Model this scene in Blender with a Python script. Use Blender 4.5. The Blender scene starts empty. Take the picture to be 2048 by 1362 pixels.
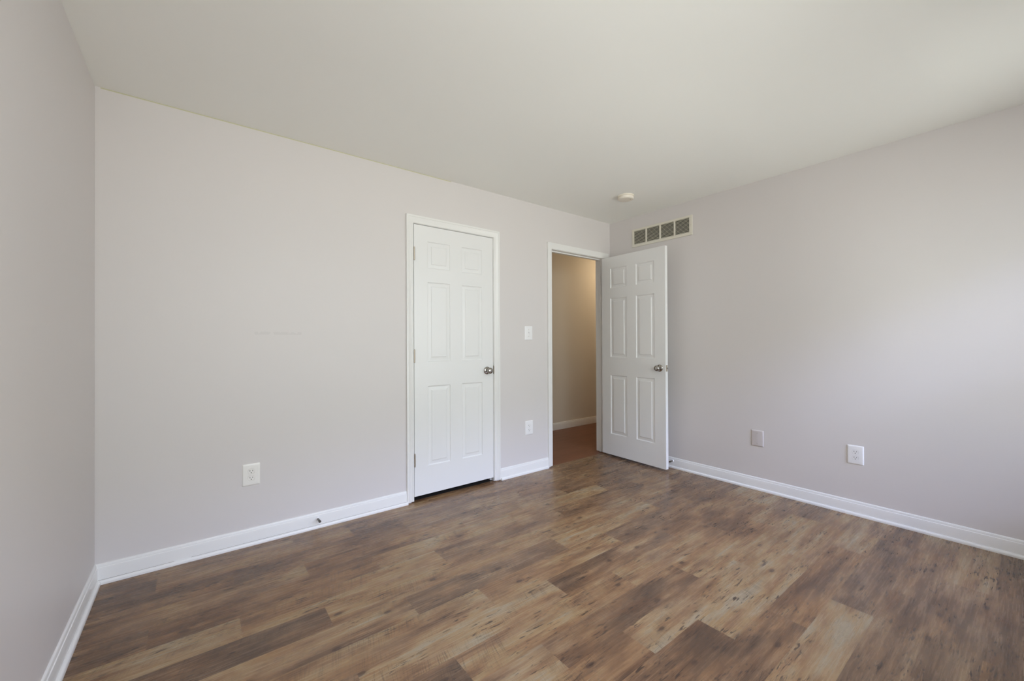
import bpy, bmesh, math, random
from mathutils import Vector, Matrix

random.seed(7)
SC = bpy.context.scene
COL = SC.collection
PI = math.pi

# ------------------------------------------------------------------ camera
H = 2.44            # ceiling height
W = 3.910           # room width (x), back wall at y = 0, room runs towards -y
D = 3.62            # room depth
F_PX, YAW, PITCH, ROLL = 816.82, 0.65690, 0.00485, -0.00443
CAM = Vector((0.3968, -2.8281, 1.1718))

fw = Vector((math.sin(YAW) * math.cos(PITCH), math.cos(YAW) * math.cos(PITCH), math.sin(PITCH)))
rt = Vector((math.cos(YAW), -math.sin(YAW), 0))
up = rt.cross(fw)
c_, s_ = math.cos(ROLL), math.sin(ROLL)
rt, up = c_ * rt + s_ * up, -s_ * rt + c_ * up
cam_d = bpy.data.cameras.new('camera')
cam_d.sensor_width = 36.0
cam_d.lens = F_PX / 2048 * 36.0
cam_d.clip_start = 0.02
cam = bpy.data.objects.new('camera', cam_d)
cam.matrix_world = Matrix(((rt.x, up.x, -fw.x, CAM.x), (rt.y, up.y, -fw.y, CAM.y), (rt.z, up.z, -fw.z, CAM.z), (0, 0, 0, 1)))
COL.objects.link(cam)
SC.camera = cam

# ------------------------------------------------------------------ exposure
SC.view_settings.view_transform = 'Standard'
SC.view_settings.look = 'None'
SC.view_settings.exposure = 0.06
SC.view_settings.gamma = 1.0
SC.view_settings.use_curve_mapping = False
SC.cycles.use_denoising = True
SC.cycles.max_bounces = 16
SC.cycles.diffuse_bounces = 12
SC.cycles.sample_clamp_indirect = 4.0
SC.cycles.caustics_reflective = False
SC.cycles.caustics_refractive = False

# ------------------------------------------------------------------ daylight
SKY_STRENGTH = 10.0
# sunlit ground outside, bright haze near the horizon, clear sky above
BANDS = ((0.78, 0.775, 0.745), (0.70, 0.765, 0.825), (1.82, 2.02, 3.20))
world = bpy.data.worlds.new('daylight')
SC.world = world
world.use_nodes = True
nt = world.node_tree
nt.nodes.clear()
wo = nt.nodes.new('ShaderNodeOutputWorld')
wb = nt.nodes.new('ShaderNodeBackground')
wt = nt.nodes.new('ShaderNodeTexCoord')
wx = nt.nodes.new('ShaderNodeSeparateXYZ')
nt.links.new(wt.outputs['Generated'], wx.inputs[0])
wm = nt.nodes.new('ShaderNodeMapRange')
wm.inputs['From Min'].default_value = -1
wm.inputs['From Max'].default_value = 1
nt.links.new(wx.outputs['Z'], wm.inputs['Value'])
cr = nt.nodes.new('ShaderNodeValToRGB')
el = cr.color_ramp.elements
el[0].position, el[0].color = 0.0, (*BANDS[0], 1)
el[1].position, el[1].color = 1.0, (*BANDS[2], 1)
for pos, k in ((0.48, 0), (0.50, 1), (0.66, 1), (0.70, 2)):
    e = el.new(pos)
    e.color = (*BANDS[k], 1)
nt.links.new(wm.outputs[0], cr.inputs[0])
nt.links.new(cr.outputs[0], wb.inputs['Color'])
wb.inputs['Strength'].default_value = SKY_STRENGTH
nt.links.new(wb.outputs[0], wo.inputs['Surface'])

# windows in the rear wall, behind the camera (x0, x1, z0, z1)
WINDOWS = [(0.95, 2.05, 0.60, 2.12), (2.60, 3.70, 0.60, 2.12)]
for i, (x0, x1, z0, z1) in enumerate(WINDOWS):
    ld = bpy.data.lights.new('window_daylight', 'AREA')
    ld.shape = 'RECTANGLE'
    ld.size, ld.size_y = x1 - x0, z1 - z0
    ld.cycles.is_portal = True
    lo = bpy.data.objects.new('window_daylight', ld)
    lo.location = ((x0 + x1) / 2, -D - 0.12, (z0 + z1) / 2)
    lo.rotation_euler = (PI / 2, 0, 0)
    lo.rotation_euler = Vector((0, 1, 0)).to_track_quat('-Z', 'Y').to_euler()
    COL.objects.link(lo)

# ------------------------------------------------------------------ materials
def new_mat(name):
    m = bpy.data.materials.new(name)
    m.use_nodes = True
    n = m.node_tree.nodes
    p = n['Principled BSDF']
    return m, m.node_tree, n, p


def L(t, a, b):
    t.links.new(a, b)


def paint(name, col, rough=0.5, spec=0.4, bump=0.02, scale=260.0, mottle=0.012):
    m, t, n, p = new_mat(name)
    tc = n.new('ShaderNodeTexCoord')
    nz = n.new('ShaderNodeTexNoise')
    nz.inputs['Scale'].default_value = scale
    nz.inputs['Detail'].default_value = 3
    L(t, tc.outputs['Object'], nz.inputs['Vector'])
    bp = n.new('ShaderNodeBump')
    bp.inputs['Strength'].default_value = bump
    bp.inputs['Distance'].default_value = 0.002
    L(t, nz.outputs['Fac'], bp.inputs['Height'])
    L(t, bp.outputs[0], p.inputs['Normal'])
    n2 = n.new('ShaderNodeTexNoise')
    n2.inputs['Scale'].default_value = 1.7
    n2.inputs['Detail'].default_value = 4
    L(t, tc.outputs['Object'], n2.inputs['Vector'])
    mx = n.new('ShaderNodeMix')
    mx.data_type = 'RGBA'
    mx.inputs['A'].default_value = (*[c * (1 - mottle) for c in col], 1)
    mx.inputs['B'].default_value = (*[min(1, c * (1 + mottle)) for c in col], 1)
    L(t, n2.outputs['Fac'], mx.inputs['Factor'])
    L(t, mx.outputs['Result'], p.inputs['Base Color'])
    p.inputs['Roughness'].default_value = rough
    p.inputs['Specular IOR Level'].default_value = spec
    return m


def plain(name, col, rough=0.4, metal=0.0, spec=0.5):
    m, t, n, p = new_mat(name)
    tc = n.new('ShaderNodeTexCoord')
    nz = n.new('ShaderNodeTexNoise')
    nz.inputs['Scale'].default_value = 40
    L(t, tc.outputs['Object'], nz.inputs['Vector'])
    mr = n.new('ShaderNodeMapRange')
    mr.inputs['To Min'].default_value = max(0, rough - 0.04)
    mr.inputs['To Max'].default_value = min(1, rough + 0.04)
    L(t, nz.outputs['Fac'], mr.inputs['Value'])
    L(t, mr.outputs[0], p.inputs['Roughness'])
    p.inputs['Base Color'].default_value = (*col, 1)
    p.inputs['Metallic'].default_value = metal
    p.inputs['Specular IOR Level'].default_value = spec
    return m


WALL_COL = (0.678, 0.651, 0.642)
M_WALL = paint('lilac_grey_wall_paint', WALL_COL, 0.48, 0.35)
M_CEIL = paint('flat_ceiling_paint', (0.895, 0.905, 0.875), 0.9, 0.15, 0.03, 180)
M_HALL = paint('beige_hall_paint', (0.72, 0.675, 0.59), 0.6, 0.3)
M_TRIM = paint('white_trim_gloss', (0.805, 0.805, 0.79), 0.33, 0.5, 0.01, 120, 0.006)
M_DOOR = None
M_PLATE = plain('white_plastic', (0.86, 0.85, 0.81), 0.30)
M_PLATE_COOL = plain('bright_white_plastic', (0.86, 0.86, 0.87), 0.30)
M_PAINTED = plain('painted_over_plate', (0.60, 0.56, 0.55), 0.45)
M_PAINTED_SCREW = plain('painted_screw', (0.42, 0.385, 0.37), 0.5)
M_SEAM = plain('seam_strip', (0.16, 0.13, 0.11), 0.9)
M_DARK = plain('dark_slot', (0.012, 0.012, 0.012), 0.7)
M_NICKEL = plain('satin_nickel', (0.42, 0.40, 0.37), 0.22, 1.0)
M_HINGE = plain('aged_hinge_metal', (0.52, 0.46, 0.38), 0.40, 1.0)
M_BRONZE = plain('dark_bronze', (0.10, 0.09, 0.075), 0.4, 0.8)
M_VENT = paint('cream_vent_enamel', (0.74, 0.71, 0.62), 0.4, 0.5, 0.005)
M_SLAT = paint('cream_vent_slat_enamel', (0.62, 0.60, 0.50), 0.45, 0.5, 0.005)
M_SMOKE = plain('ivory_plastic', (0.80, 0.75, 0.66), 0.45)
M_CLOSET_FLOOR = paint('dark_closet_floor', (0.03, 0.027, 0.024), 0.95, 0.1, 0.4, 400)  # near-black closet floor, stands in for the shade under the shut door
M_CLOSET = paint('closet_paint', (0.5, 0.48, 0.46), 0.7, 0.2)


def door_mat():
    m, t, n, p = new_mat('white_door_enamel')
    tc = n.new('ShaderNodeTexCoord')
    mp = n.new('ShaderNodeMapping')
    mp.inputs['Scale'].default_value = (160, 160, 5)
    nz = n.new('ShaderNodeTexNoise')
    nz.inputs['Scale'].default_value = 1.0
    nz.inputs['Detail'].default_value = 5
    nz.inputs['Distortion'].default_value = 0.6
    L(t, tc.outputs['Object'], mp.inputs['Vector'])
    L(t, mp.outputs[0], nz.inputs['Vector'])
    bp = n.new('ShaderNodeBump')
    bp.inputs['Strength'].default_value = 0.08
    bp.inputs['Distance'].default_value = 0.001
    L(t, nz.outputs['Fac'], bp.inputs['Height'])
    L(t, bp.outputs[0], p.inputs['Normal'])
    p.inputs['Base Color'].default_value = (0.80, 0.805, 0.80, 1)
    p.inputs['Roughness'].default_value = 0.36
    p.inputs['Specular IOR Level'].default_value = 0.5
    return m


M_DOOR = door_mat()


def back_wall_mat():
    """lilac grey paint with a faint horizontal scuff and a thin yellowed line of caulk under the ceiling"""
    m = M_WALL.copy()
    m.name = 'lilac_grey_wall_paint_scuffed'
    t = m.node_tree
    n = t.nodes
    p = n['Principled BSDF']
    src = p.inputs['Base Color'].links[0].from_socket
    ge = n.new('ShaderNodeNewGeometry')
    sp = n.new('ShaderNodeSeparateXYZ')
    L(t, ge.outputs['Position'], sp.inputs[0])

    def mth(op, a, bb, cc=None):
        q = n.new('ShaderNodeMath')
        q.operation = op
        for i, v in enumerate((a, bb, cc)):
            if v is None:
                continue
            if isinstance(v, (int, float)):
                q.inputs[i].default_value = v
            else:
                L(t, v, q.inputs[i])
        return q.outputs[0]
    nz = n.new('ShaderNodeTexNoise')
    nz.inputs['Scale'].default_value = 30
    L(t, ge.outputs['Position'], nz.inputs['Vector'])
    inx = mth('COMPARE', sp.outputs['X'], 0.79, 0.125)
    inz = mth('COMPARE', sp.outputs['Z'], 1.2335, 0.0085)
    br = mth('GREATER_THAN', nz.outputs['Fac'], 0.42)
    mask = mth('MULTIPLY', mth('MULTIPLY', inx, inz), br)
    fac = mth('MULTIPLY', mask, 0.10)
    mx = n.new('ShaderNodeMix')
    mx.data_type = 'RGBA'
    L(t, fac, mx.inputs['Factor'])
    L(t, src, mx.inputs['A'])
    mx.inputs['B'].default_value = (0.25, 0.24, 0.23, 1)
    caulk = mth('MULTIPLY', mth('COMPARE', sp.outputs['Z'], H, 0.006), mth('COMPARE', sp.outputs['X'], 1.0, 0.98))
    m2 = n.new('ShaderNodeMix')
    m2.data_type = 'RGBA'
    L(t, mth('MULTIPLY', caulk, 0.75), m2.inputs['Factor'])
    L(t, mx.outputs['Result'], m2.inputs['A'])
    m2.inputs['B'].default_value = (0.50, 0.49, 0.28, 1)
    L(t, m2.outputs['Result'], p.inputs['Base Color'])
    return m


M_BACKWALL = back_wall_mat()


def glass_mat():
    m, t, n, p = new_mat('window_glass')
    n.remove(p)
    tr = n.new('ShaderNodeBsdfTransparent')
    tr.inputs[0].default_value = (0.96, 0.98, 0.97, 1)
    gl = n.new('ShaderNodeBsdfGlossy')
    gl.inputs['Roughness'].default_value = 0.02
    fr = n.new('ShaderNodeFresnel')
    fr.inputs['IOR'].default_value = 1.45
    mx = n.new('ShaderNodeMixShader')
    L(t, fr.outputs[0], mx.inputs[0])
    L(t, tr.outputs[0], mx.inputs[1])
    L(t, gl.outputs[0], mx.inputs[2])
    L(t, mx.outputs[0], n['Material Output'].inputs['Surface'])
    return m


M_GLASS = glass_mat()


class NG:
    """small helper to write node math"""
    def __init__(s, t):
        s.t, s.n = t, t.nodes

    def put(s, sock, v):
        if isinstance(v, (int, float)):
            sock.default_value = v
        elif isinstance(v, tuple):
            sock.default_value = v if len(v) == 4 or sock.type == 'VECTOR' else (*v, 1)
        else:
            s.t.links.new(v, sock)

    def m(s, op, a, b=None, c=None, clamp=False):
        q = s.n.new('ShaderNodeMath')
        q.operation = op
        q.use_clamp = clamp
        for i, v in enumerate((a, b, c)):
            if v is not None:
                s.put(q.inputs[i], v)
        return q.outputs[0]

    def comb(s, x, y, z):
        q = s.n.new('ShaderNodeCombineXYZ')
        for i, v in enumerate((x, y, z)):
            s.put(q.inputs[i], v)
        return q.outputs[0]

    def noise(s, vec, scale=1.0, detail=2.0, rough=0.5, dist=0.0):
        q = s.n.new('ShaderNodeTexNoise')
        s.put(q.inputs['Vector'], vec)
        q.inputs['Scale'].default_value = scale
        q.inputs['Detail'].default_value = detail
        q.inputs['Roughness'].default_value = rough
        q.inputs['Distortion'].default_value = dist
        return q.outputs['Fac']

    def ramp(s, f, stops):
        q = s.n.new('ShaderNodeValToRGB')
        e = q.color_ramp.elements
        while len(e) < len(stops):
            e.new(0.5)
        for k, (pos, c) in zip(e, stops):
            k.position = pos
            k.color = (*c, 1) if len(c) == 3 else c
        s.put(q.inputs[0], f)
        return q.outputs[0]

    def rng(s, v, a, b, c=0.0, d=1.0, smooth=False):
        q = s.n.new('ShaderNodeMapRange')
        q.interpolation_type = 'SMOOTHSTEP' if smooth else 'LINEAR'
        for nm, x in (('Value', v), ('From Min', a), ('From Max', b), ('To Min', c), ('To Max', d)):
            s.put(q.inputs[nm], x)
        return q.outputs[0]

    def mix(s, f, a, b, mode='MIX'):
        q = s.n.new('ShaderNodeMix')
        q.data_type = 'RGBA'
        q.blend_type = mode
        s.put(q.inputs['Factor'], f)
        s.put(q.inputs['A'], a)
        s.put(q.inputs['B'], b)
        return q.outputs['Result']


def plank_mat():
    m, t, n, p = new_mat('rustic_vinyl_planks')
    g = NG(t)
    uv = n.new('ShaderNodeUVMap')
    uv.uv_map = 'plank'
    at = n.new('ShaderNodeAttribute')
    at.attribute_name = 'tone'
    sp = n.new('ShaderNodeSeparateXYZ')
    L(t, uv.outputs[0], sp.inputs[0])
    u, v = sp.outputs['X'], sp.outputs['Y']
    sc = n.new('ShaderNodeSeparateColor')
    L(t, at.outputs['Color'], sc.inputs[0])
    tone, hue, seed = sc.outputs[0], sc.outputs[1], sc.outputs[2]
    sz = g.m('MULTIPLY', seed, 97.0)
    # broad weathered blotches, drawn out along the board
    blot = g.noise(g.comb(g.m('MULTIPLY', u, 3.2), g.m('MULTIPLY', v, 9.0), sz), 1.0, 3, 0.55, 0.5)
    blot2 = g.noise(g.comb(g.m('MULTIPLY', u, 2.2), g.m('MULTIPLY', v, 24.0), g.m('ADD', sz, 31.0)), 1.0, 4, 0.6, 0.3)
    # grain streaks
    grain = g.noise(g.comb(g.m('MULTIPLY', u, 5.5), g.m('MULTIPLY', v, 120.0), sz), 1.0, 5, 0.68, 0.25)
    fine = g.noise(g.comb(g.m('MULTIPLY', u, 42.0), g.m('MULTIPLY', v, 360.0), sz), 1.0, 2, 0.6)
    # mottled tone of one board: tone + blotches
    s1 = g.m('ADD', g.m('MULTIPLY', g.m('SUBTRACT', blot, 0.5), 1.30), g.m('ADD', g.m('MULTIPLY', tone, 1.35), -0.135))
    s2 = g.m('ADD', s1, g.m('MULTIPLY', g.m('SUBTRACT', blot2, 0.5), 1.25))
    s3 = g.m('ADD', s2, g.m('MULTIPLY', g.m('SUBTRACT', grain, 0.5), 0.60), clamp=True)
    warm = g.ramp(s3, [(0.0, (0.209, 0.109, 0.052)), (0.30, (0.440, 0.229, 0.102)), (0.55, (0.759, 0.416, 0.182)), (0.80, (0.960, 0.638, 0.292)), (1.0, (0.960, 0.766, 0.473))])
    grey = g.ramp(s3, [(0.0, (0.209, 0.133, 0.079)), (0.30, (0.398, 0.260, 0.154)), (0.55, (0.643, 0.431, 0.255)), (0.80, (0.960, 0.683, 0.402)), (1.0, (0.960, 0.799, 0.528))])
    hv = g.noise(g.comb(g.m('MULTIPLY', u, 4.0), g.m('MULTIPLY', v, 13.0), g.m('ADD', sz, 57.0)), 1.0, 2, 0.5)
    hf = g.m('ADD', g.m('ADD', g.m('MULTIPLY', hue, 0.8), -0.12), g.m('MULTIPLY', g.m('SUBTRACT', hv, 0.5), 1.6), clamp=True)
    col = g.mix(hf, warm, grey)
    # rusty patches
    rust = g.noise(g.comb(g.m('MULTIPLY', u, 3.6), g.m('MULTIPLY', v, 16.0), g.m('ADD', sz, 11.0)), 1.0, 2, 0.5)
    col = g.mix(g.m('MULTIPLY', g.rng(rust, 0.56, 0.72, 0, 1, True), 0.50), col, (0.36, 0.165, 0.07))
    # saw marks running across the board
    wob = g.noise(g.comb(g.m('MULTIPLY', u, 8.0), g.m('MULTIPLY', v, 8.0), sz), 1.0, 2)
    saw_c = g.m('ADD', g.m('ADD', u, g.m('MULTIPLY', v, 0.28)), g.m('MULTIPLY', wob, 0.02))
    saw = g.noise(g.comb(g.m('MULTIPLY', saw_c, 330.0), g.m('MULTIPLY', v, 9.0), sz), 1.0, 2, 0.5)
    sawzone = g.rng(g.noise(g.comb(g.m('MULTIPLY', u, 2.6), g.m('MULTIPLY', v, 7.0), g.m('ADD', sz, 71.0)), 1.0, 2), 0.44, 0.64, 0, 1, True)
    col = g.mix(g.m('MULTIPLY', g.m('MULTIPLY', g.rng(saw, 0.52, 0.66), sawzone), 0.50), col, (0.055, 0.038, 0.028))
    # fine pores
    col = g.mix(g.m('MULTIPLY', g.rng(fine, 0.56, 0.70), 0.30), col, (0.06, 0.042, 0.032))
    # short dark checks along the grain
    chk = g.noise(g.comb(g.m('MULTIPLY', u, 20.0), g.m('MULTIPLY', v, 120.0), g.m('ADD', sz, 5.0)), 1.0, 1.5, 0.5, 0.8)
    chz = g.rng(g.noise(g.comb(g.m('MULTIPLY', u, 5.0), g.m('MULTIPLY', v, 11.0), g.m('ADD', sz, 19.0)), 1.0, 2), 0.46, 0.58, 0, 1, True)
    col = g.mix(g.m('MULTIPLY', g.m('MULTIPLY', g.rng(chk, 0.59, 0.66), chz), 0.88), col, (0.028, 0.019, 0.014))
    # pale flaked cracks
    vo = n.new('ShaderNodeTexVoronoi')
    vo.feature = 'DISTANCE_TO_EDGE'
    vo.inputs['Scale'].default_value = 1.0
    g.put(vo.inputs['Vector'], g.comb(g.m('ADD', g.m('MULTIPLY', u, 21.0), g.m('MULTIPLY', wob, 4.0)), g.m('ADD', g.m('MULTIPLY', v, 72.0), g.m('MULTIPLY', blot, 5.0)), sz))
    ckz = g.rng(g.noise(g.comb(g.m('MULTIPLY', u, 2.7), g.m('MULTIPLY', v, 8.0), g.m('ADD', sz, 43.0)), 1.0, 2), 0.56, 0.63, 0, 1, True)
    crk = g.m('MULTIPLY', g.rng(vo.outputs['Distance'], 0.06, 0.01), ckz)
    col = g.mix(g.m('MULTIPLY', crk, 0.50), col, (0.43, 0.31, 0.19))
    # knots
    kn = n.new('ShaderNodeTexVoronoi')
    kn.feature = 'F1'
    kn.voronoi_dimensions = '2D'
    kn.inputs['Scale'].default_value = 1.0
    kn.inputs['Randomness'].default_value = 1.0
    g.put(kn.inputs['Vector'], g.comb(g.m('ADD', g.m('MULTIPLY', u, 4.2), g.m('MULTIPLY', sz, 7.0)), g.m('MULTIPLY', v, 8.5), 0.0))
    ksel = n.new('ShaderNodeSeparateColor')
    L(t, kn.outputs['Color'], ksel.inputs[0])
    kon = g.m('GREATER_THAN', ksel.outputs[0], 0.76)
    kd = g.m('ADD', kn.outputs['Distance'], g.m('MULTIPLY', g.m('SUBTRACT', wob, 0.5), 0.05))
    col = g.mix(g.m('MULTIPLY', g.m('MULTIPLY', g.rng(kd, 0.17, 0.06, 0, 1, True), kon), 0.40), col, (0.14, 0.068, 0.036))
    col = g.mix(g.m('MULTIPLY', g.m('MULTIPLY', g.rng(kd, 0.085, 0.06, 0, 1, True), kon), 0.70), col, (0.075, 0.036, 0.021))
    # seams between boards
    at2 = n.new('ShaderNodeAttribute')
    at2.attribute_name = 'size'
    s2v = n.new('ShaderNodeSeparateXYZ')
    L(t, at2.outputs['Vector'], s2v.inputs[0])
    du = g.m('MINIMUM', u, g.m('SUBTRACT', s2v.outputs['X'], u))
    dv = g.m('MINIMUM', v, g.m('SUBTRACT', s2v.outputs['Y'], v))
    de = g.m('MINIMUM', du, dv)
    seam = g.rng(de, 0.0016, 0.0007, 0, 1)
    col = g.mix(g.m('MULTIPLY', seam, 0.72), col, (0.05, 0.033, 0.024))
    L(t, col, p.inputs['Base Color'])
    rg = g.m('ADD', 0.20, g.m('MULTIPLY', grain, 0.14))
    L(t, rg, p.inputs['Roughness'])
    p.inputs['Specular IOR Level'].default_value = 0.38
    hgt = g.m('SUBTRACT', g.m('ADD', g.m('MULTIPLY', grain, 0.5), g.m('MULTIPLY', fine, 0.25)), g.m('MULTIPLY', seam, 1.5))
    bp = n.new('ShaderNodeBump')
    bp.inputs['Strength'].default_value = 0.07
    bp.inputs['Distance'].default_value = 0.0012
    L(t, hgt, bp.inputs['Height'])
    L(t, bp.outputs[0], p.inputs['Normal'])
    return m


def hall_floor_mat():
    m, t, n, p = new_mat('cherry_hall_laminate')
    g = NG(t)
    tc = n.new('ShaderNodeTexCoord')
    sp = n.new('ShaderNodeSeparateXYZ')
    L(t, tc.outputs['Object'], sp.inputs[0])
    x, y = sp.outputs['X'], sp.outputs['Y']
    row = g.m('FLOOR', g.m('DIVIDE', y, 0.12))
    gr = g.noise(g.comb(g.m('MULTIPLY', x, 5.0), g.m('MULTIPLY', y, 120.0), row), 1.0, 4, 0.6, 0.4)
    bl = g.noise(g.comb(g.m('MULTIPLY', x, 1.5), g.m('MULTIPLY', y, 8.0), row), 1.0, 2)
    f = g.m('ADD', g.m('MULTIPLY', gr, 0.6), g.m('MULTIPLY', bl, 0.4))
    col = g.ramp(f, [(0.3, (0.115, 0.040, 0.019)), (0.55, (0.190, 0.072, 0.035)), (0.75, (0.25, 0.100, 0.05))])
    L(t, col, p.inputs['Base Color'])
    p.inputs['Roughness'].default_value = 0.42
    return m


M_PLANK = plank_mat()
M_HALLFLOOR = hall_floor_mat()


# ------------------------------------------------------------------ mesh helpers
class MB:
    """collects shapes into one mesh"""
    def __init__(s):
        s.bm = bmesh.new()

    def box(s, x0, x1, y0, y1, z0, z1, bevel=0.0, seg=2):
        r = bmesh.ops.create_cube(s.bm, size=1.0)
        vs = r['verts']
        for v in vs:
            v.co = Vector((x0 + (v.co.x + .5) * (x1 - x0), y0 + (v.co.y + .5) * (y1 - y0), z0 + (v.co.z + .5) * (z1 - z0)))
        if bevel:
            es = list({e for v in vs for e in v.link_edges})
            bmesh.ops.bevel(s.bm, geom=es, offset=bevel, segments=seg, affect='EDGES', profile=0.5)
        return s

    def prism(s, poly, fn, a, b):
        """poly: list of 2D points, fn(p, t) -> 3D, swept from a to b"""
        A = [s.bm.verts.new(fn(p, a)) for p in poly]
        B = [s.bm.verts.new(fn(p, b)) for p in poly]
        k = len(poly)
        for i in range(k):
            j = (i + 1) % k
            s.bm.faces.new((A[i], A[j], B[j], B[i]))
        s.bm.faces.new(A[::-1])
        s.bm.faces.new(B)
        return s

    def lathe(s, prof, origin, axis, seg=32, close=True):
        """prof: list of (r, h) along axis"""
        ax = Vector(axis).normalized()
        q = ax.to_track_quat('Z', 'Y').to_matrix()
        rings = []
        for r, h in prof:
            if r < 1e-6:
                rings.append([s.bm.verts.new(Vector(origin) + q @ Vector((0, 0, h)))])
            else:
                rings.append([s.bm.verts.new(Vector(origin) + q @ Vector((r * math.cos(2 * PI * k / seg), r * math.sin(2 * PI * k / seg), h))) for k in range(seg)])
        for A, B in zip(rings, rings[1:]):
            for k in range(seg):
                j = (k + 1) % seg
                if len(A) == 1 and len(B) == 1:
                    continue
                if len(A) == 1:
                    s.bm.faces.new((A[0], B[k], B[j]))
                elif len(B) == 1:
                    s.bm.faces.new((A[k], A[j], B[0]))
                else:
                    s.bm.faces.new((A[k], A[j], B[j], B[k]))
        if close:
            for R in (rings[0], rings[-1]):
                if len(R) > 2:
                    s.bm.faces.new(R)
        return s

    def build(s, name, mat, parent=None, smooth=False, origin=None):
        bmesh.ops.recalc_face_normals(s.bm, faces=s.bm.faces[:])
        me = bpy.data.meshes.new(name)
        if origin is not None:
            bmesh.ops.translate(s.bm, verts=s.bm.verts[:], vec=-Vector(origin))
        s.bm.to_mesh(me)
        s.bm.free()
        if mat:
            me.materials.append(mat)
        if smooth:
            for pgn in me.polygons:
                pgn.use_smooth = True
            me.set_sharp_from_angle(angle=math.radians(38))
        ob = bpy.data.objects.new(name, me)
        COL.objects.link(ob)
        if origin is not None:
            ob.location = origin
        if parent:
            ob.parent = parent
        return ob


def tag(ob, label=None, cat=None, group=None, kind=None):
    if label:
        ob['label'] = label
    if cat:
        ob['category'] = cat
    if group:
        ob['group'] = group
    if kind:
        ob['kind'] = kind
    return ob


def empty(name, loc, rz=0.0):
    ob = bpy.data.objects.new(name, None)
    ob.empty_display_size = 0.05
    ob.location = loc
    ob.rotation_euler = (0, 0, rz)
    COL.objects.link(ob)
    return ob


def struct(ob, label, cat):
    return tag(ob, label, cat, kind='structure')


# ------------------------------------------------------------------ shell
T = 0.11      # wall thickness
HY = 1.148    # far wall of the hall
CL0, CL1, CLT = 1.640, 2.402, 2.078      # rough opening of the closet door
EN0, EN1, ENT = 3.030, 3.840, 2.076      # rough opening of the room door

struct(MB().box(-T, 0, -D - T, T, 0, H).build('wall_left', M_WALL), 'pale lilac grey wall on the left with white baseboard', 'wall')
struct(MB().box(W, W + T, -D - T, -0.0005, 0, H).build('wall_right', M_WALL), 'lilac grey wall on the right behind the open door', 'wall')
mb = MB()
for x0, x1, z0, z1 in ((0.0002, CL0, 0, H), (CL0, CL1, CLT, H), (CL1, EN0, 0, H), (EN0, EN1, ENT, H), (EN1, 6.6, 0, H)):
    mb.box(x0, x1, 0, T, z0, z1)
struct(mb.build('wall_back', M_BACKWALL), 'lilac grey back wall with a closet door and an open doorway', 'wall')
mb = MB()
xs = sorted({0.0} | {w[0] for w in WINDOWS} | {w[1] for w in WINDOWS} | {W})
for a, b2 in zip(xs, xs[1:]):
    op = [w for w in WINDOWS if abs(w[0] - a) < 1e-6]
    if op:
        mb.box(a, b2, -D - T, -D, 0, op[0][2])
        mb.box(a, b2, -D - T, -D, op[0][3], H)
    else:
        mb.box(a, b2, -D - T, -D, 0, H)
struct(mb.build('wall_rear', M_WALL), 'lilac grey window wall behind the viewer', 'wall')
struct(MB().box(2.86, 6.6, HY, HY + T, 0, H).build('wall_hall', M_HALL), 'beige hallway wall seen through the open doorway', 'wall')
struct(MB().box(6.6, 6.7, T, HY, 0, H).build('wall_hall_end', M_HALL), 'beige end wall of the hallway', 'wall')
mb = MB()
mb.box(1.2, 1.3, T, 0.8, 0, H).box(1.2, 2.86, 0.8, 0.9, 0, H).box(2.76, 2.86, T, 0.8, 0, H)
mb.box(2.80, 2.86, 0.8, HY, 0, H)
struct(mb.build('wall_closet', M_CLOSET), 'walls enclosing the closet behind its shut door', 'wall')
struct(MB().box(-T, 6.7, -D - T, HY + T, H, H + 0.1).build('ceiling', M_CEIL), 'plain off-white painted ceiling', 'ceiling')
TH_Y = 0.012
struct(MB().box(2.86, 6.7, T, HY, -0.1, 0.0).box(EN0, EN1, TH_Y, T, -0.1, 0.0).build('floor_hall', M_HALLFLOOR), 'reddish cherry wood floor of the hallway', 'floor')


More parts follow.
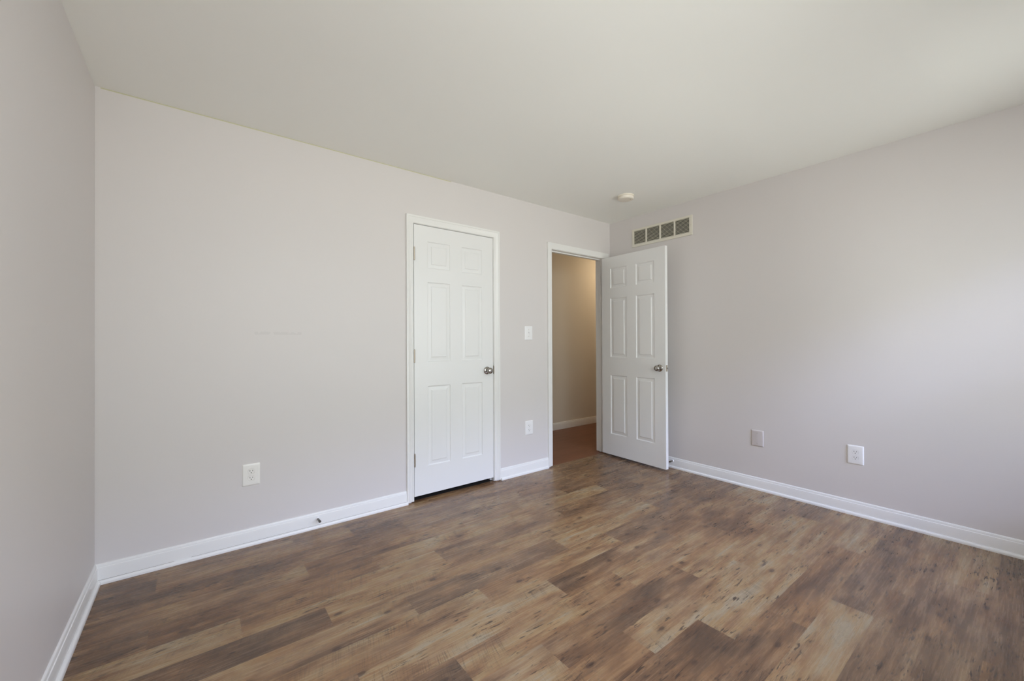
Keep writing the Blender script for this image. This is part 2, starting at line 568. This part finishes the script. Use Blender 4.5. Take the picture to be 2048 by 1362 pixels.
# plank floor --------------------------------------------------------------
ROW = 0.1508
PL = 0.9144
PHASE = (0.240, 0.540, 0.845)
TONES = {   # (row, board): tone at its left end, tone at its right end, greyness
    (0, -1): (.40, .50, .50), (0, 0): (.52, .48, .45), (0, 1): (.45, .52, .40), (0, 2): (.55, .58, .55), (0, 3): (.48, .50, .50),
    (1, -1): (.32, .30, .65), (1, 0): (.50, .56, .40), (1, 1): (.34, .50, .70), (1, 2): (.52, .50, .45), (1, 3): (.42, .36, .25),
    (2, -1): (.40, .38, .55), (2, 0): (.27, .36, .75), (2, 1): (.52, .50, .90), (2, 2): (.50, .55, .30), (2, 3): (.42, .45, .75),
    (3, -1): (.36, .56, .45), (3, 0): (.36, .50, .25), (3, 1): (.54, .50, .75), (3, 2): (.34, .42, .40), (3, 3): (.48, .50, .50),
    (4, -1): (.40, .42, .55), (4, 0): (.30, .42, .12), (4, 1): (.58, .62, .25), (4, 2): (.60, .62, .20), (4, 3): (.42, .40, .70),
    (5, -1): (.60, .64, .35), (5, 0): (.48, .62, .20), (5, 1): (.44, .50, .55), (5, 2): (.34, .38, .40), (5, 3): (.52, .50, .40),
    (6, -1): (.28, .30, .70), (6, 0): (.58, .60, .25), (6, 1): (.62, .52, .25), (6, 2): (.52, .50, .55), (6, 3): (.45, .45, .50),
    (7, 0): (.54, .44, .50), (7, 1): (.26, .38, .75), (7, 2): (.66, .60, .20), (7, 3): (.44, .38, .65),
    (8, 0): (.62, .60, .30), (8, 1): (.46, .62, .15), (8, 2): (.36, .52, .65), (8, 3): (.36, .34, .50),
    (9, 0): (.60, .62, .40), (9, 1): (.36, .48, .55), (9, 2): (.46, .54, .40), (9, 3): (.62, .62, .30),
    (10, 0): (.30, .28, .70), (10, 1): (.62, .48, .25), (10, 2): (.64, .52, .35), (10, 3): (.38, .62, .30),
    (11, 0): (.62, .60, .55), (11, 1): (.32, .34, .55), (11, 2): (.58, .44, .15), (11, 3): (.54, .50, .60),
    (12, 0): (.62, .44, .15), (12, 1): (.62, .52, .50), (12, 2): (.70, .62, .22), (12, 3): (.38, .36, .70),
    (13, 0): (.46, .44, .40), (13, 1): (.34, .28, .40), (13, 2): (.70, .60, .35), (13, 3): (.68, .44, .40),
    (14, 0): (.44, .42, .50), (14, 1): (.42, .38, .50), (14, 2): (.44, .36, .35), (14, 3): (.62, .56, .60),
    (15, 1): (.48, .72, .55), (15, 2): (.36, .34, 1.0), (15, 3): (.34, .36, .40),
    (16, 1): (.40, .36, .80), (16, 2): (.32, .36, .95), (16, 3): (.40, .54, .75),
    (17, 1): (.42, .42, .90), (17, 2): (.40, .40, 1.0), (17, 3): (.62, .50, .60),
    (18, 2): (.40, .38, .90), (18, 3): (.34, .42, .75), (19, 2): (.40, .38, .80), (19, 3): (.40, .38, .80),
}


def plank_floor():
    bm = bmesh.new()
    uvl = bm.loops.layers.uv.new('plank')
    cl = bm.loops.layers.float_color.new('tone')
    sl = bm.loops.layers.float_vector.new('size') if hasattr(bm.loops.layers, 'float_vector') else None
    sizes = []
    rnd = random.Random(11)

    def quad(x0, x1, y0, y1, px0, py1, tone, hue, seed):
        vs = [bm.verts.new((x, y, 0)) for x, y in ((x0, y0), (x1, y0), (x1, y1), (x0, y1))]
        f = bm.faces.new(vs)
        for lp in f.loops:
            lp[uvl].uv = (lp.vert.co.x - px0, py1 - lp.vert.co.y)
            w_ = (lp.vert.co.x - px0) / PL
            lp[cl] = (tone[0] + (tone[1] - tone[0]) * w_, hue, seed, 1)
        sizes.append((PL, ROW, 0))
    nrow = int((D + 0.3) / ROW) + 2
    for r in range(nrow):
        yt = 0.0258 - ROW * r
        yb = yt - ROW
        ph = PHASE[(r - 1) % 3]
        for c in range(-1, 5):
            x0 = ph + PL * c
            x1 = x0 + PL
            a, b2 = max(x0, 0.0), min(x1, W)
            q_ = TONES.get((r, c), (rnd.uniform(0.34, 0.62), rnd.uniform(0.34, 0.62), rnd.uniform(0.2, 0.8)))
            t_, h_ = q_[:2], q_[2]
            sd = rnd.random()
            if b2 - a < 0.001:
                continue
            y0, y1 = max(yb, -D), min(yt, 0.0)
            if y1 > y0:
                quad(a, b2, y0, y1, x0, yt, t_, h_, sd)
            # boards run on through the doorway and under the closet door
            if r == 0:
                for dx0, dx1, dy in ((EN0, EN1, TH_Y), (CL0, CL1, yt)):
                    p0, p1 = max(x0, dx0), min(x1, dx1)
                    if p1 > p0:
                        quad(p0, p1, 0.0, dy, x0, yt, t_, h_, sd)
    me = bpy.data.meshes.new('floor')
    bm.to_mesh(me)
    bm.free()
    at = me.attributes.new('size', 'FLOAT_VECTOR', 'FACE')
    for i, s in enumerate(sizes):
        at.data[i].vector = s
    me.materials.append(M_PLANK)
    ob = bpy.data.objects.new('floor', me)
    COL.objects.link(ob)
    struct(ob, 'rustic brown wood plank floor of the room', 'floor')


plank_floor()
struct(MB().box(-T, W + T, -D - T, 0.0, -0.1, -0.002).build('floor_base', M_CLOSET), 'subfloor beneath the planks', 'floor')
struct(MB().box(1.3, 2.76, 0.0262, 0.8, -0.1, -0.001).box(CL0, CL1, 0.0, 0.0262, -0.1, -0.002).build('floor_closet', M_CLOSET_FLOOR), 'floor inside the shut closet', 'floor')

# ------------------------------------------------------------------ baseboards
BB = [(0, 0), (0.0120, 0), (0.0120, 0.0760), (0.0112, 0.0785), (0.0085, 0.0800), (0.0078, 0.0840), (0.0072, 0.0885), (0.0060, 0.0930), (0.0040, 0.0955), (0.0015, 0.0962), (0, 0.0962)]


def shoe_prof(d0):
    """quarter-round shoe moulding, foot against the floor"""
    pts = [(d0, 0.0), (d0 + 0.0125, 0.0)]
    for k in range(0, 8):
        a = k / 7 * PI / 2
        pts.append((d0 + 0.0125 * (0.12 + 0.88 * math.cos(a)) if k < 7 else d0 + 0.0015, 0.006 + 0.0135 * math.sin(a)))
    pts.append((d0, 0.0192))
    return pts


def run(name, prof, wall, a, b, ma=0, mb_=0, mat=M_TRIM, parent=None, z0=0.0):
    """extrude a moulding profile along a wall; ma / mb_ mitre the ends (in units of profile depth)"""
    m_ = MB()

    def fn(p, t):
        d, z = p
        s = t[0] + t[1] * d
        z += z0
        return {'back': (s, -d, z), 'left': (d, s, z), 'right': (W - d, s, z), 'hall': (s, HY - d, z), 'rear': (s, -D + d, z)}[wall]
    m_.prism(prof, fn, (a, ma), (b, mb_))
    return m_.build(name, mat, parent, smooth=True)


ob = struct(run('baseboard_back', BB, 'back', 0.0, 1.601, 1, 0), 'white baseboard of the back wall, left of the closet door', 'baseboard')
run('shoe_molding', shoe_prof(0.0134), 'back', 0.0, 0.305, 1, 0, parent=ob)
run('seam_strip', [(0.0121, 0.0160), (0.0148, 0.0160), (0.0148, 0.0196), (0.0121, 0.0196)], 'back', 0.372, 1.598, 0, 0, mat=M_SEAM, parent=ob)  # dark strip set in the joint between baseboard and shoe moulding
run('seam_strip', [(0.0121, 0.0160), (0.0148, 0.0160), (0.0148, 0.0196), (0.0121, 0.0196)], 'back', 0.014, 0.300, 0, 0, mat=M_SEAM, parent=ob)
run('shoe_molding', shoe_prof(0.0123), 'back', 0.305, 0.37, 0, 0, parent=ob)
run('shoe_molding', shoe_prof(0.0134), 'back', 0.37, 1.607, 0, 0, parent=ob)
ob = struct(run('baseboard_back', BB, 'back', 2.441, 2.995), 'short white baseboard between the closet door and the doorway', 'baseboard')
run('shoe_molding', shoe_prof(0.0120), 'back', 2.446, 2.990, parent=ob)
ob = struct(run('baseboard_left', BB, 'left', -D, 0.0, 1, -1), 'white baseboard along the left wall', 'baseboard')
run('shoe_molding', shoe_prof(0.0120), 'left', -D, 0.0, 1, -1, parent=ob)
ob = struct(run('baseboard_right', BB, 'right', -D, -0.0005, 1, -1), 'white baseboard along the right wall', 'baseboard')
run('shoe_molding', shoe_prof(0.0120), 'right', -D, -0.0005, 1, -1, parent=ob)
struct(run('baseboard_hall', BB, 'hall', 2.87, 6.59), 'white baseboard of the beige hallway wall', 'baseboard')
struct(run('baseboard_rear', BB, 'rear', 0.0, W, 1, -1), 'white baseboard under the windows', 'baseboard')

# ------------------------------------------------------------------ door frames
CAS = [(0, 0), (0, .0070), (.003, .0098), (.009, .0110), (.0125, .0108), (.0135, .0084), (.018, .0080), (.026, .0108), (.034, .0142), (.0395, .0160), (.041, .0142), (.0425, .0168), (.047, .0176), (.053, .0172), (.056, .0160), (.057, .0135), (.057, 0)]
CAS_FLAT = [(0, 0), (0, .0085), (.002, .0100), (.010, .0108), (.024, .0125), (.038, .0148), (.048, .0166), (.054, .0168), (.0565, .0150), (.057, .0125), (.057, 0)]


def casing(name, prof, xi0, xi1, zt, zb, face_y, sgn, parent, wscale=1.0):
    bm_ = MB()
    bm = bm_.bm
    st = []
    for k in range(4):
        ring = []
        for w, tt in prof:
            w *= wscale
            x = (xi0 - w) if k < 2 else (xi1 + w)
            z = zb if k in (0, 3) else zt + w
            ring.append(bm.verts.new((x, face_y + sgn * tt, z)))
        st.append(ring)
    n_ = len(prof)
    for A, B in zip(st, st[1:]):
        for i in range(n_):
            j = (i + 1) % n_
            bm.faces.new((A[i], A[j], B[j], B[i]))
    bm.faces.new(st[0])
    bm.faces.new(st[3][::-1])
    return bm_.build(name, M_TRIM, parent, smooth=True)


def jambs(parent, x0, x1, zt, r0, r1, rt_, stop_y):
    m_ = MB()
    m_.box(r0 + .0005, x0, -0.0002, T + 0.0002, 0.004, rt_ - .0005)
    m_.box(x1, r1 - .0005, -0.0002, T + 0.0002, 0.004, rt_ - .0005)
    m_.box(x0, x1, -0.0002, T + 0.0002, zt, rt_ - .0005)
    j = m_.build('jamb', M_TRIM, parent)
    s_ = MB()
    s_.box(x0, x0 + .0105, stop_y, stop_y + .032, 0.004, zt, 0.0015, 1)
    s_.box(x1 - .0105, x1, stop_y, stop_y + .032, 0.004, zt, 0.0015, 1)
    s_.box(x0 + .0105, x1 - .0105, stop_y, stop_y + .032, zt - .0105, zt, 0.0015, 1)
    s_.build('door_stop_strip', M_TRIM, parent)
    return j


fr1 = struct(empty('trim_1', (2.02, 0, 0)), 'white ridged door casing around the shut closet door', 'door frame')
fr2 = struct(empty('trim_2', (3.43, 0, 0)), 'white door casing around the open doorway to the hall', 'door frame')


def rebase(root):
    """keep the children where they were modelled (world space)"""
    bpy.context.view_layer.update()
    for ch in [c for c in bpy.data.objects if c.parent == root]:
        ch.matrix_parent_inverse = root.matrix_world.inverted()


casing('casing', CAS, 1.659, 2.382, 2.059, 0.010, 0.0, -1, fr1)
jambs(fr1, 1.6622, 2.3778, 2.0565, CL0, CL1, CLT, 0.036)
rebase(fr1)
casing('casing', CAS_FLAT, 3.050, 3.817, 2.0565, 0.012, 0.0, -1, fr2, 0.96)
casing('hall_casing', CAS_FLAT, 3.050, 3.817, 2.0565, 0.004, T, 1, fr2, 0.96)
jambs(fr2, 3.054, 3.813, 2.053, EN0, EN1, ENT, 0.040)
MB().box(3.0535, 3.0555, 0.004, 0.032, 0.895, 0.965).build('strike_plate', M_BRONZE, fr2)
rebase(fr2)
m_ = MB().box(2.3765, 2.3785, -0.006, 0.030, 0.908, 0.978).box(2.3765, 2.386, -0.0085, -0.0065, 0.915, 0.971, 0.0006, 1)
sp_ = m_.build('strike_plate', M_HINGE, fr1)
rebase(fr1)


# ------------------------------------------------------------------ doors
def door_slab(width, zlo, zhi, zoff, stile, mull, thick=0.035):
    """six-panel moulded slab in local space: x 0..width, face A at y = 0 looking to -y, face B at y = thick"""
    pw = (width - 2 * stile - mull) / 2
    xr = [(stile, stile + pw), (stile + pw + mull, width - stile)]
    zr = [(0.246 + zoff, 0.846 + zoff), (1.030 + zoff, 1.631 + zoff), (1.735 + zoff, 1.937 + zoff)]
    X = sorted({0.0, width} | {a for p in xr for a in p})
    Z = sorted({zlo, zhi} | {a for p in zr for a in p})
    mb_ = MB()
    bm = mb_.bm
    rings = [(0.0, 0.0), (0.0028, 0.0042), (0.0075, 0.0066), (0.012, 0.0066), (0.031, 0.0046), (0.0345, 0.0012), (0.038, 0.0004)]
    for y0, sg in ((0.0, 1), (thick, -1)):
        cache = {}

        def V(x, y, z):
            k = (round(x, 5), round(y, 5), round(z, 5))
            if k not in cache:
                cache[k] = bm.verts.new((x, y, z))
            return cache[k]
        for a, b2 in zip(X, X[1:]):
            for c, d in zip(Z, Z[1:]):
                if any(abs(p[0] - a) < 1e-6 for p in xr) and any(abs(p[0] - c) < 1e-6 for p in zr):
                    prev = None
                    for ins, dep in rings:
                        y = y0 + sg * dep
                        q = [V(a + ins, y, c + ins), V(b2 - ins, y, c + ins), V(b2 - ins, y, d - ins), V(a + ins, y, d - ins)]
                        if prev:
                            for i in range(4):
                                j = (i + 1) % 4
                                bm.faces.new((prev[i], prev[j], q[j], q[i]))
                        prev = q
                    bm.faces.new(prev)
                else:
                    bm.faces.new((V(a, y0, c), V(b2, y0, c), V(b2, y0, d), V(a, y0, d)))
    for a, b2 in zip(X, X[1:]):
        for z in (zlo, zhi):
            bm.faces.new([bm.verts.new(p) for p in ((a, 0, z), (b2, 0, z), (b2, thick, z), (a, thick, z))])
    for c, d in zip(Z, Z[1:]):
        for x in (0.0, width):
            bm.faces.new([bm.verts.new(p) for p in ((x, 0, c), (x, thick, c), (x, thick, d), (x, 0, d))])
    bmesh.ops.remove_doubles(bm, verts=bm.verts[:], dist=1e-5)
    return mb_


def knob_set(parent, x, z, face_y, sgn):
    """rosette, neck and ball of one side; sgn -1: towards -y"""
    kb = MB().lathe([(0.0, 0.0), (0.0315, 0.0), (0.0325, 0.002), (0.0315, 0.005), (0.0265, 0.0085), (0.019, 0.0105), (0.0125, 0.013), (0.0105, 0.018), (0.0105, 0.026),
                     (0.0125, 0.029), (0.0185, 0.0315), (0.0240, 0.0365), (0.0262, 0.0430), (0.0258, 0.0490), (0.0225, 0.0555), (0.0165, 0.0595), (0.0080, 0.0612), (0.0, 0.0615)],
                    (x, face_y, z), (0, sgn, 0), 40, False)
    return kb.build('knob', M_NICKEL, parent, smooth=True)


def hinge(parent, x, y, z0, z1, leaf_dx):
    m_ = MB()
    n_ = 5
    hgt = (z1 - z0) / n_
    for k in range(n_):
        m_.lathe([(0.0062, z0 + k * hgt + .0004), (0.0062, z0 + (k + 1) * hgt - .0004)], (x, y, 0), (0, 0, 1), 14)
    m_.lathe([(0.0035, z0 - .004), (0.0050, z0 - .002), (0.0050, z0), (0.0045, z1), (0.0050, z1 + .001), (0.0035, z1 + .004)], (x, y, 0), (0, 0, 1), 12)
    m_.box(min(x, x + leaf_dx), max(x, x + leaf_dx), y + .003, y + .0052, z0, z1)
    return m_.build('hinge', M_HINGE, parent, smooth=True)


# shut closet door
d1 = struct(empty('door_1', (1.6663, 0.0008, 0)), 'white six-panel closet door, shut, with round metal knob', 'door')
door_slab(0.7082, 0.036, 2.0525, 0.0, 0.109, 0.106).build('slab', M_DOOR, d1)
knob_set(d1, 0.6475, 0.939, 0.0, -1)
knob_set(d1, 0.6475, 0.939, 0.035, 1)
for z0 in (1.787, 1.028, 0.260):
    hinge(d1, -0.0005, -0.0065, z0, z0 + 0.092, 0.006)

# room door, swung open almost flat against the right wall.  Local frame: x from the hinge edge to the free edge, the face we see is at y = thick
DW, TK = 0.746, 0.035
ANG = math.radians(-91.8)      # local +x points to -y of the room
d2 = struct(empty('door_2', (3.761, -0.013, 0), ANG), 'white six-panel room door, standing open against the right wall', 'door')
# after rotation by -91.8 deg local -y looks to -x (towards the viewer)
door_slab(DW, 0.020, 2.0425, -0.012, 0.114, 0.112).build('slab', M_DOOR, d2)
knob_set(d2, DW - 0.060, 0.932, 0.0, -1)
k2 = MB().lathe([(0.0, 0.0), (0.0315, 0.0), (0.0325, 0.002), (0.0315, 0.005), (0.0265, 0.0085), (0.012, 0.011), (0.0105, 0.018), (0.0185, 0.0235), (0.0240, 0.0285), (0.0262, 0.035), (0.0225, 0.0455), (0.0080, 0.0502), (0.0, 0.0505)],
                (DW - 0.060, TK, 0.932), (0, 1, 0), 40, False).build('knob', M_NICKEL, d2, smooth=True)
lt = MB().box(DW - .0008, DW + .0012, 0.006, 0.029, 0.903, 0.961, 0.0004, 1).build('latch_plate', M_HINGE, d2)
MB().prism([(0.0, 0.0), (0.011, 0.002), (0.011, 0.005), (0.0, 0.0125)], lambda p, t: (DW + .0012 + p[0], 0.0115 + p[1], t), 0.925, 0.940).build('latch_bolt', M_NICKEL, lt)
for z0 in (1.790, 1.020, 0.245):
    hinge(d2, -0.009, TK + 0.006, z0, z0 + 0.092, 0.010)
for z0 in (1.790, 1.020, 0.245):
    MB().box(-0.0016, 0.0002, 0.003, TK - .002, z0, z0 + 0.092).build('hinge_leaf', M_HINGE, d2)


# ------------------------------------------------------------------ wall plates
PLW, PLH, PLT = 0.0885, 0.1260, 0.0062


def place(root, wall, s, z):
    """local frame of a wall thing: x to the right as one faces the wall, y out of the wall towards the room is -y, z up"""
    if wall == 'back':
        root.location = (s, 0, z)
    else:
        root.location = (W, s, z)
        root.rotation_euler = (0, 0, -PI / 2)


def plate_mesh(holes):
    """bevelled plate with through openings; holes: list of closed 2D loops (x, z)"""
    mb_ = MB()
    bm = mb_.bm
    hw, hh = PLW / 2, PLH / 2
    rr = 0.004

    def rrect(w, h, r, y):
        pts = []
        for cx, cz, a0 in ((w - r, h - r, 0), (-w + r, h - r, PI / 2), (-w + r, -h + r, PI), (w - r, -h + r, 1.5 * PI)):
            for k in range(4):
                a = a0 + k / 3 * PI / 2
                pts.append(bm.verts.new((cx + r * math.cos(a), y, cz + r * math.sin(a))))
        return pts
    rings = [rrect(hw, hh, rr, 0.0), rrect(hw, hh, rr, -0.0018), rrect(hw - .0012, hh - .0012, rr, -0.0036), rrect(hw - .0045, hh - .0045, rr, -0.0056), rrect(hw - .0085, hh - .0085, rr, -PLT)]
    for A, B in zip(rings, rings[1:]):
        for i in range(len(A)):
            j = (i + 1) % len(A)
            bm.faces.new((A[i], A[j], B[j], B[i]))
    ed = []
    top = rings[-1]
    for i in range(len(top)):
        ed.append(bm.edges.get((top[i], top[(i + 1) % len(top)])))
    for loop in holes:
        A = [bm.verts.new((x, -PLT, z)) for x, z in loop]
        B = [bm.verts.new((x, -0.0012, z)) for x, z in loop]
        for i in range(len(A)):
            j = (i + 1) % len(A)
            bm.faces.new((A[i], A[j], B[j], B[i]))
            ed.append(bm.edges.get((A[i], A[j])))
        bm.faces.new(B)
    bmesh.ops.triangle_fill(bm, use_beauty=True, use_dissolve=False, edges=ed)
    return mb_


def rec_loop(cz, grow=0.0, n_=28):
    """duplex receptacle face: circle with flattened top and bottom"""
    r, flat = 0.0172 + grow, 0.0143 + grow
    pts = []
    for k in range(n_):
        a = 2 * PI * k / n_
        pts.append((r * math.cos(a), cz + max(-flat, min(flat, r * math.sin(a)))))
    return pts


def make_outlet(label, wall, s, z, mat):
    root = tag(empty('wall_outlet', (0, 0, 0)), label, 'outlet', 'duplex wall outlets')
    place(root, wall, s, z)
    dz = 0.0195
    plate_mesh([rec_loop(dz, 0.0011), rec_loop(-dz, 0.0011)]).build('cover_plate', mat, root, smooth=True)
    for c in (dz, -dz):
        rp = MB().prism(rec_loop(c), lambda p, t: (p[0], t, p[1]), -0.0006, -0.0060).build('receptacle', mat, root)
        for px, hh_ in ((-0.0065, 0.0042), (0.0065, 0.0035)):
            MB().box(px - .0012, px + .0012, -0.00625, -0.0050, c + .0035 - hh_, c + .0035 + hh_).build('slot', M_DARK, rp)
        MB().lathe([(0.0026, 0.0048), (0.0026, 0.00625)], (0, 0, c - .0075), (0, -1, 0), 14).build('ground_hole', M_DARK, rp)
    MB().lathe([(0.0034, 0.0056), (0.0034, 0.0066), (0.0026, 0.0072), (0.0, 0.0073)], (0, 0, 0), (0, -1, 0), 16, False).build('screw', mat, root, smooth=True)
    return root


make_outlet('white outlet low on the back wall, left of the closet door', 'back', 0.647, 0.407, M_PLATE)
make_outlet('white outlet low on the strip of wall between the closet and the doorway', 'back', 2.766, 0.403, M_PLATE_COOL)
make_outlet('white outlet low on the right wall, above the baseboard', 'right', -2.057, 0.4045, M_PLATE_COOL)

root = tag(empty('light_switch', (0, 0, 0)), 'white toggle light switch between the closet door and the doorway', 'light switch')
place(root, 'back', 2.7645, 1.256)
plate_mesh([[(-.0052, -.0122), (.0052, -.0122), (.0052, .0122), (-.0052, .0122)]]).build('cover_plate', M_PLATE_COOL, root, smooth=True)
MB().prism([(-.0002, -.0045), (-.0006, .0055), (-.0150, .0125), (-.0165, .0075), (-.0062, -.0045)], lambda p, t: (t, p[0], p[1]), -.0042, .0042).build('toggle', M_PLATE_COOL, root)
for z in (0.030, -0.030):
    MB().lathe([(0.0032, 0.0056), (0.0032, 0.0066), (0.0024, 0.0072), (0.0, 0.0073)], (0, 0, z), (0, -1, 0), 16, False).build('screw', M_HINGE, root, smooth=True)

root = tag(empty('blank_wall_plate', (0, 0, 0)), 'blank cover plate painted in the wall colour, low on the right wall', 'wall plate')
place(root, 'right', -1.4495, 0.4055)
plate_mesh([]).build('cover_plate', M_PAINTED, root, smooth=True)
for z in (0.041, -0.041):
    MB().lathe([(0.0036, 0.0056), (0.0036, 0.0068), (0.0028, 0.0075), (0.0, 0.0076)], (0, 0, z), (0, -1, 0), 16, False).build('screw', M_PAINTED_SCREW, root, smooth=True)

# ------------------------------------------------------------------ return air vent
root = tag(empty('air_vent', (W, -0.6095, 2.130)), 'cream metal air vent with four louvred bays, high on the right wall', 'vent')
root.rotation_euler = (0, 0, -PI / 2)
VX0, VX1, VZ = -0.3185, 0.3185, 0.180
bays = [(-0.2955, -0.1635), (-0.1475, -0.0105), (0.0055, 0.1385), (0.1535, 0.2895)]
z0, z1 = 0.0275, 0.160
vt = 0.009
m_ = MB()
xs = [VX0] + [v for b2 in bays for v in b2] + [VX1]
m_.box(VX0, VX1, -vt, -0.0005, 0, z0)
m_.box(VX0, VX1, -vt, -0.0005, z1, VZ)
for k in range(0, len(xs), 2):
    m_.box(xs[k], xs[k + 1], -vt, -0.0005, z0, z1)
fr = m_.build('frame', M_VENT, root)
bv = fr.modifiers.new('edge', 'BEVEL')
bv.width = 0.0012
bv.limit_method = 'ANGLE'
MB().box(VX0 + .01, VX1 - .01, -0.0013, -0.0006, z0 - .01, z1 + .01).build('duct_backing', M_DARK, root)
for a, b2 in bays:
    m_ = MB()
    n_ = 11
    pitch = (z1 - z0) / n_
    for k in range(n_):
        zc = z0 + (k + 0.30) * pitch
        m_.prism([(-0.0080, zc - .0012), (-0.0080, zc - .0002), (-0.0022, zc + .0064), (-0.0016, zc + .0062)], lambda p, t: (t, p[0], p[1]), a, b2)
    m_.build('louver_bay', M_SLAT, root)
for sx_ in (-0.307, 0.3045):
    MB().lathe([(0.0042, 0.0), (0.0042, 0.0006), (0.003, 0.0018), (0.0, 0.002)], (sx_, -vt, 0.09), (0, -1, 0), 14, False).build('screw', M_SLAT, root, smooth=True)

# ------------------------------------------------------------------ smoke detector
root = tag(empty('smoke_detector', (3.345, -0.632, H)), 'round ivory smoke detector on the ceiling near the doorway', 'smoke detector')
MB().lathe([(0.0, 0.0005), (0.0695, 0.0005), (0.0695, 0.008), (0.0665, 0.011), (0.0, 0.011)], (0, 0, 0), (0, 0, -1), 48, False).build('mounting_base', M_SMOKE, root, smooth=True)
MB().lathe([(0.0, 0.0115), (0.0640, 0.0115), (0.0660, 0.014), (0.0660, 0.0265), (0.0635, 0.0315), (0.0595, 0.0340), (0.048, 0.0352), (0.0, 0.0358)], (0, 0, 0), (0, 0, -1), 48, False).build('cover', M_SMOKE, root, smooth=True)
MB().lathe([(0.0055, 0.033), (0.0055, 0.0371), (0.0, 0.0374)], (0.010, -0.040, 0), (0, 0, -1), 16, False).build('test_button', M_HINGE, root, smooth=True)


# ------------------------------------------------------------------ baseboard door stops
def door_stop(label, loc, rz, length, mat):
    r_ = tag(empty('door_stop', loc, rz), label, 'door stop', 'door stops screwed to the baseboards')
    MB().lathe([(0.0, 0.0), (0.0105, 0.0), (0.0105, 0.0025), (0.0085, 0.006), (0.005, 0.008), (0.0, 0.008)], (0, 0, 0), (0, -1, 0), 20, False).build('base_flange', M_PLATE_COOL, r_, smooth=True)
    MB().lathe([(0.0050, 0.007), (0.0050, length * .55), (0.0060, length * .58), (0.0068, length * .80), (0.0078, length * .97), (0.0070, length), (0.0, length)], (0, 0, 0), (0, -1, 0), 20, False).build('rod', mat, r_, smooth=True)
    return r_


door_stop('dark metal door stop on the baseboard left of the closet door', (1.003, -0.0120, 0.060), 0, 0.062, M_BRONZE)
door_stop('dark door stop on the right baseboard behind the open door', (W - 0.0120, -0.728, 0.066), -PI / 2, 0.055, M_BRONZE)

# ------------------------------------------------------------------ windows behind and beside the viewer
def window(name, label, loc, rz, w, h):
    """local frame: x along the wall, -y outwards, z up from the sill"""
    w_ = struct(empty(name, loc, rz), label, 'window')
    f_ = 0.035
    m_ = MB()
    m_.box(0, f_, -.09, -.02, 0, h).box(w - f_, w, -.09, -.02, 0, h)
    m_.box(f_, w - f_, -.09, -.02, 0, f_).box(f_, w - f_, -.09, -.02, h - f_, h)
    m_.box(f_, w - f_, -.08, -.03, h / 2 - .022, h / 2 + .022)
    m_.build('window_frame', M_TRIM, w_)
    MB().box(f_, w - f_, -.057, -.053, f_, h / 2 - .022).box(f_, w - f_, -.057, -.053, h / 2 + .022, h - f_).build('pane', M_GLASS, w_)
    MB().box(-.05, w + .05, -.02, .03, -.022, 0, 0.004).build('window_sill', M_TRIM, w_)


for i, (x0, x1, z0, z1) in enumerate(WINDOWS):
    window('window_%d' % (i + 1), ('white sash window behind the viewer, nearer the left wall', 'white sash window behind the viewer, nearer the right wall')[i], (x0, -D, z0), 0, x1 - x0, z1 - z0)

# ------------------------------------------------------------------ hallway lamp
root = tag(empty('ceiling_lamp', (5.30, 0.62, H)), 'warm flush ceiling lamp of the hallway, out of sight beside the doorway', 'lamp')
MB().lathe([(0.0, 0.0005), (0.13, 0.0005), (0.13, 0.018), (0.12, 0.024), (0.0, 0.024)], (0, 0, 0), (0, 0, -1), 40, False).build('lamp_base', M_NICKEL, root, smooth=True)
m, t, n, p = new_mat('warm_lamp_glass')
p.inputs['Base Color'].default_value = (0.9, 0.85, 0.75, 1)
p.inputs['Emission Color'].default_value = (1.0, 0.77, 0.50, 1)
p.inputs['Emission Strength'].default_value = 38.0
MB().lathe([(0.118, 0.0245), (0.120, 0.035), (0.105, 0.065), (0.075, 0.085), (0.035, 0.096), (0.0, 0.098)], (0, 0, 0), (0, 0, -1), 40, False).build('lamp_shade', m, root, smooth=True)

# ------------------------------------------------------------------ fill globe added to even out the walls, unseen behind the viewer
FILL_Z = 1.9
FILL_E = 56.0
FILL_COL = (0.97, 1.0, 0.98)
root = tag(empty('fill_pendant', (0.90, -3.10, FILL_Z)), 'added globe fill lamp, hanging unseen behind the viewer', 'lamp')
top = H - FILL_Z
MB().lathe([(0.0, top - .0005), (0.065, top - .0005), (0.065, top - .012), (0.05, top - .022), (0.0, top - .022)], (0, 0, 0), (0, 0, 1), 32, False).build('fill_canopy', M_NICKEL, root, smooth=True)
MB().lathe([(0.008, 0.055), (0.008, top - .022)], (0, 0, 0), (0, 0, 1), 14).build('fill_stem', M_NICKEL, root, smooth=True)
MB().lathe([(0.0, 0.062), (0.046, 0.060), (0.052, 0.0), (0.0, 0.0)], (0, 0, 0), (0, 0, 1), 32, False).build('socket_cup', M_NICKEL, root, smooth=True)
m, t, n, p = new_mat('fill_lamp_glass')
p.inputs['Base Color'].default_value = (0.9, 0.9, 0.88, 1)
p.inputs['Emission Color'].default_value = (*FILL_COL, 1)
p.inputs['Emission Strength'].default_value = FILL_E
MB().lathe([(0.13 * math.sin(PI * k / 16) if 0 < k < 16 else 0.0, 0.1265 - 0.13 * math.cos(PI * k / 16)) for k in range(17)], (0, 0, 0), (0, 0, -1), 40, False).build('fill_globe', m, root, smooth=True)
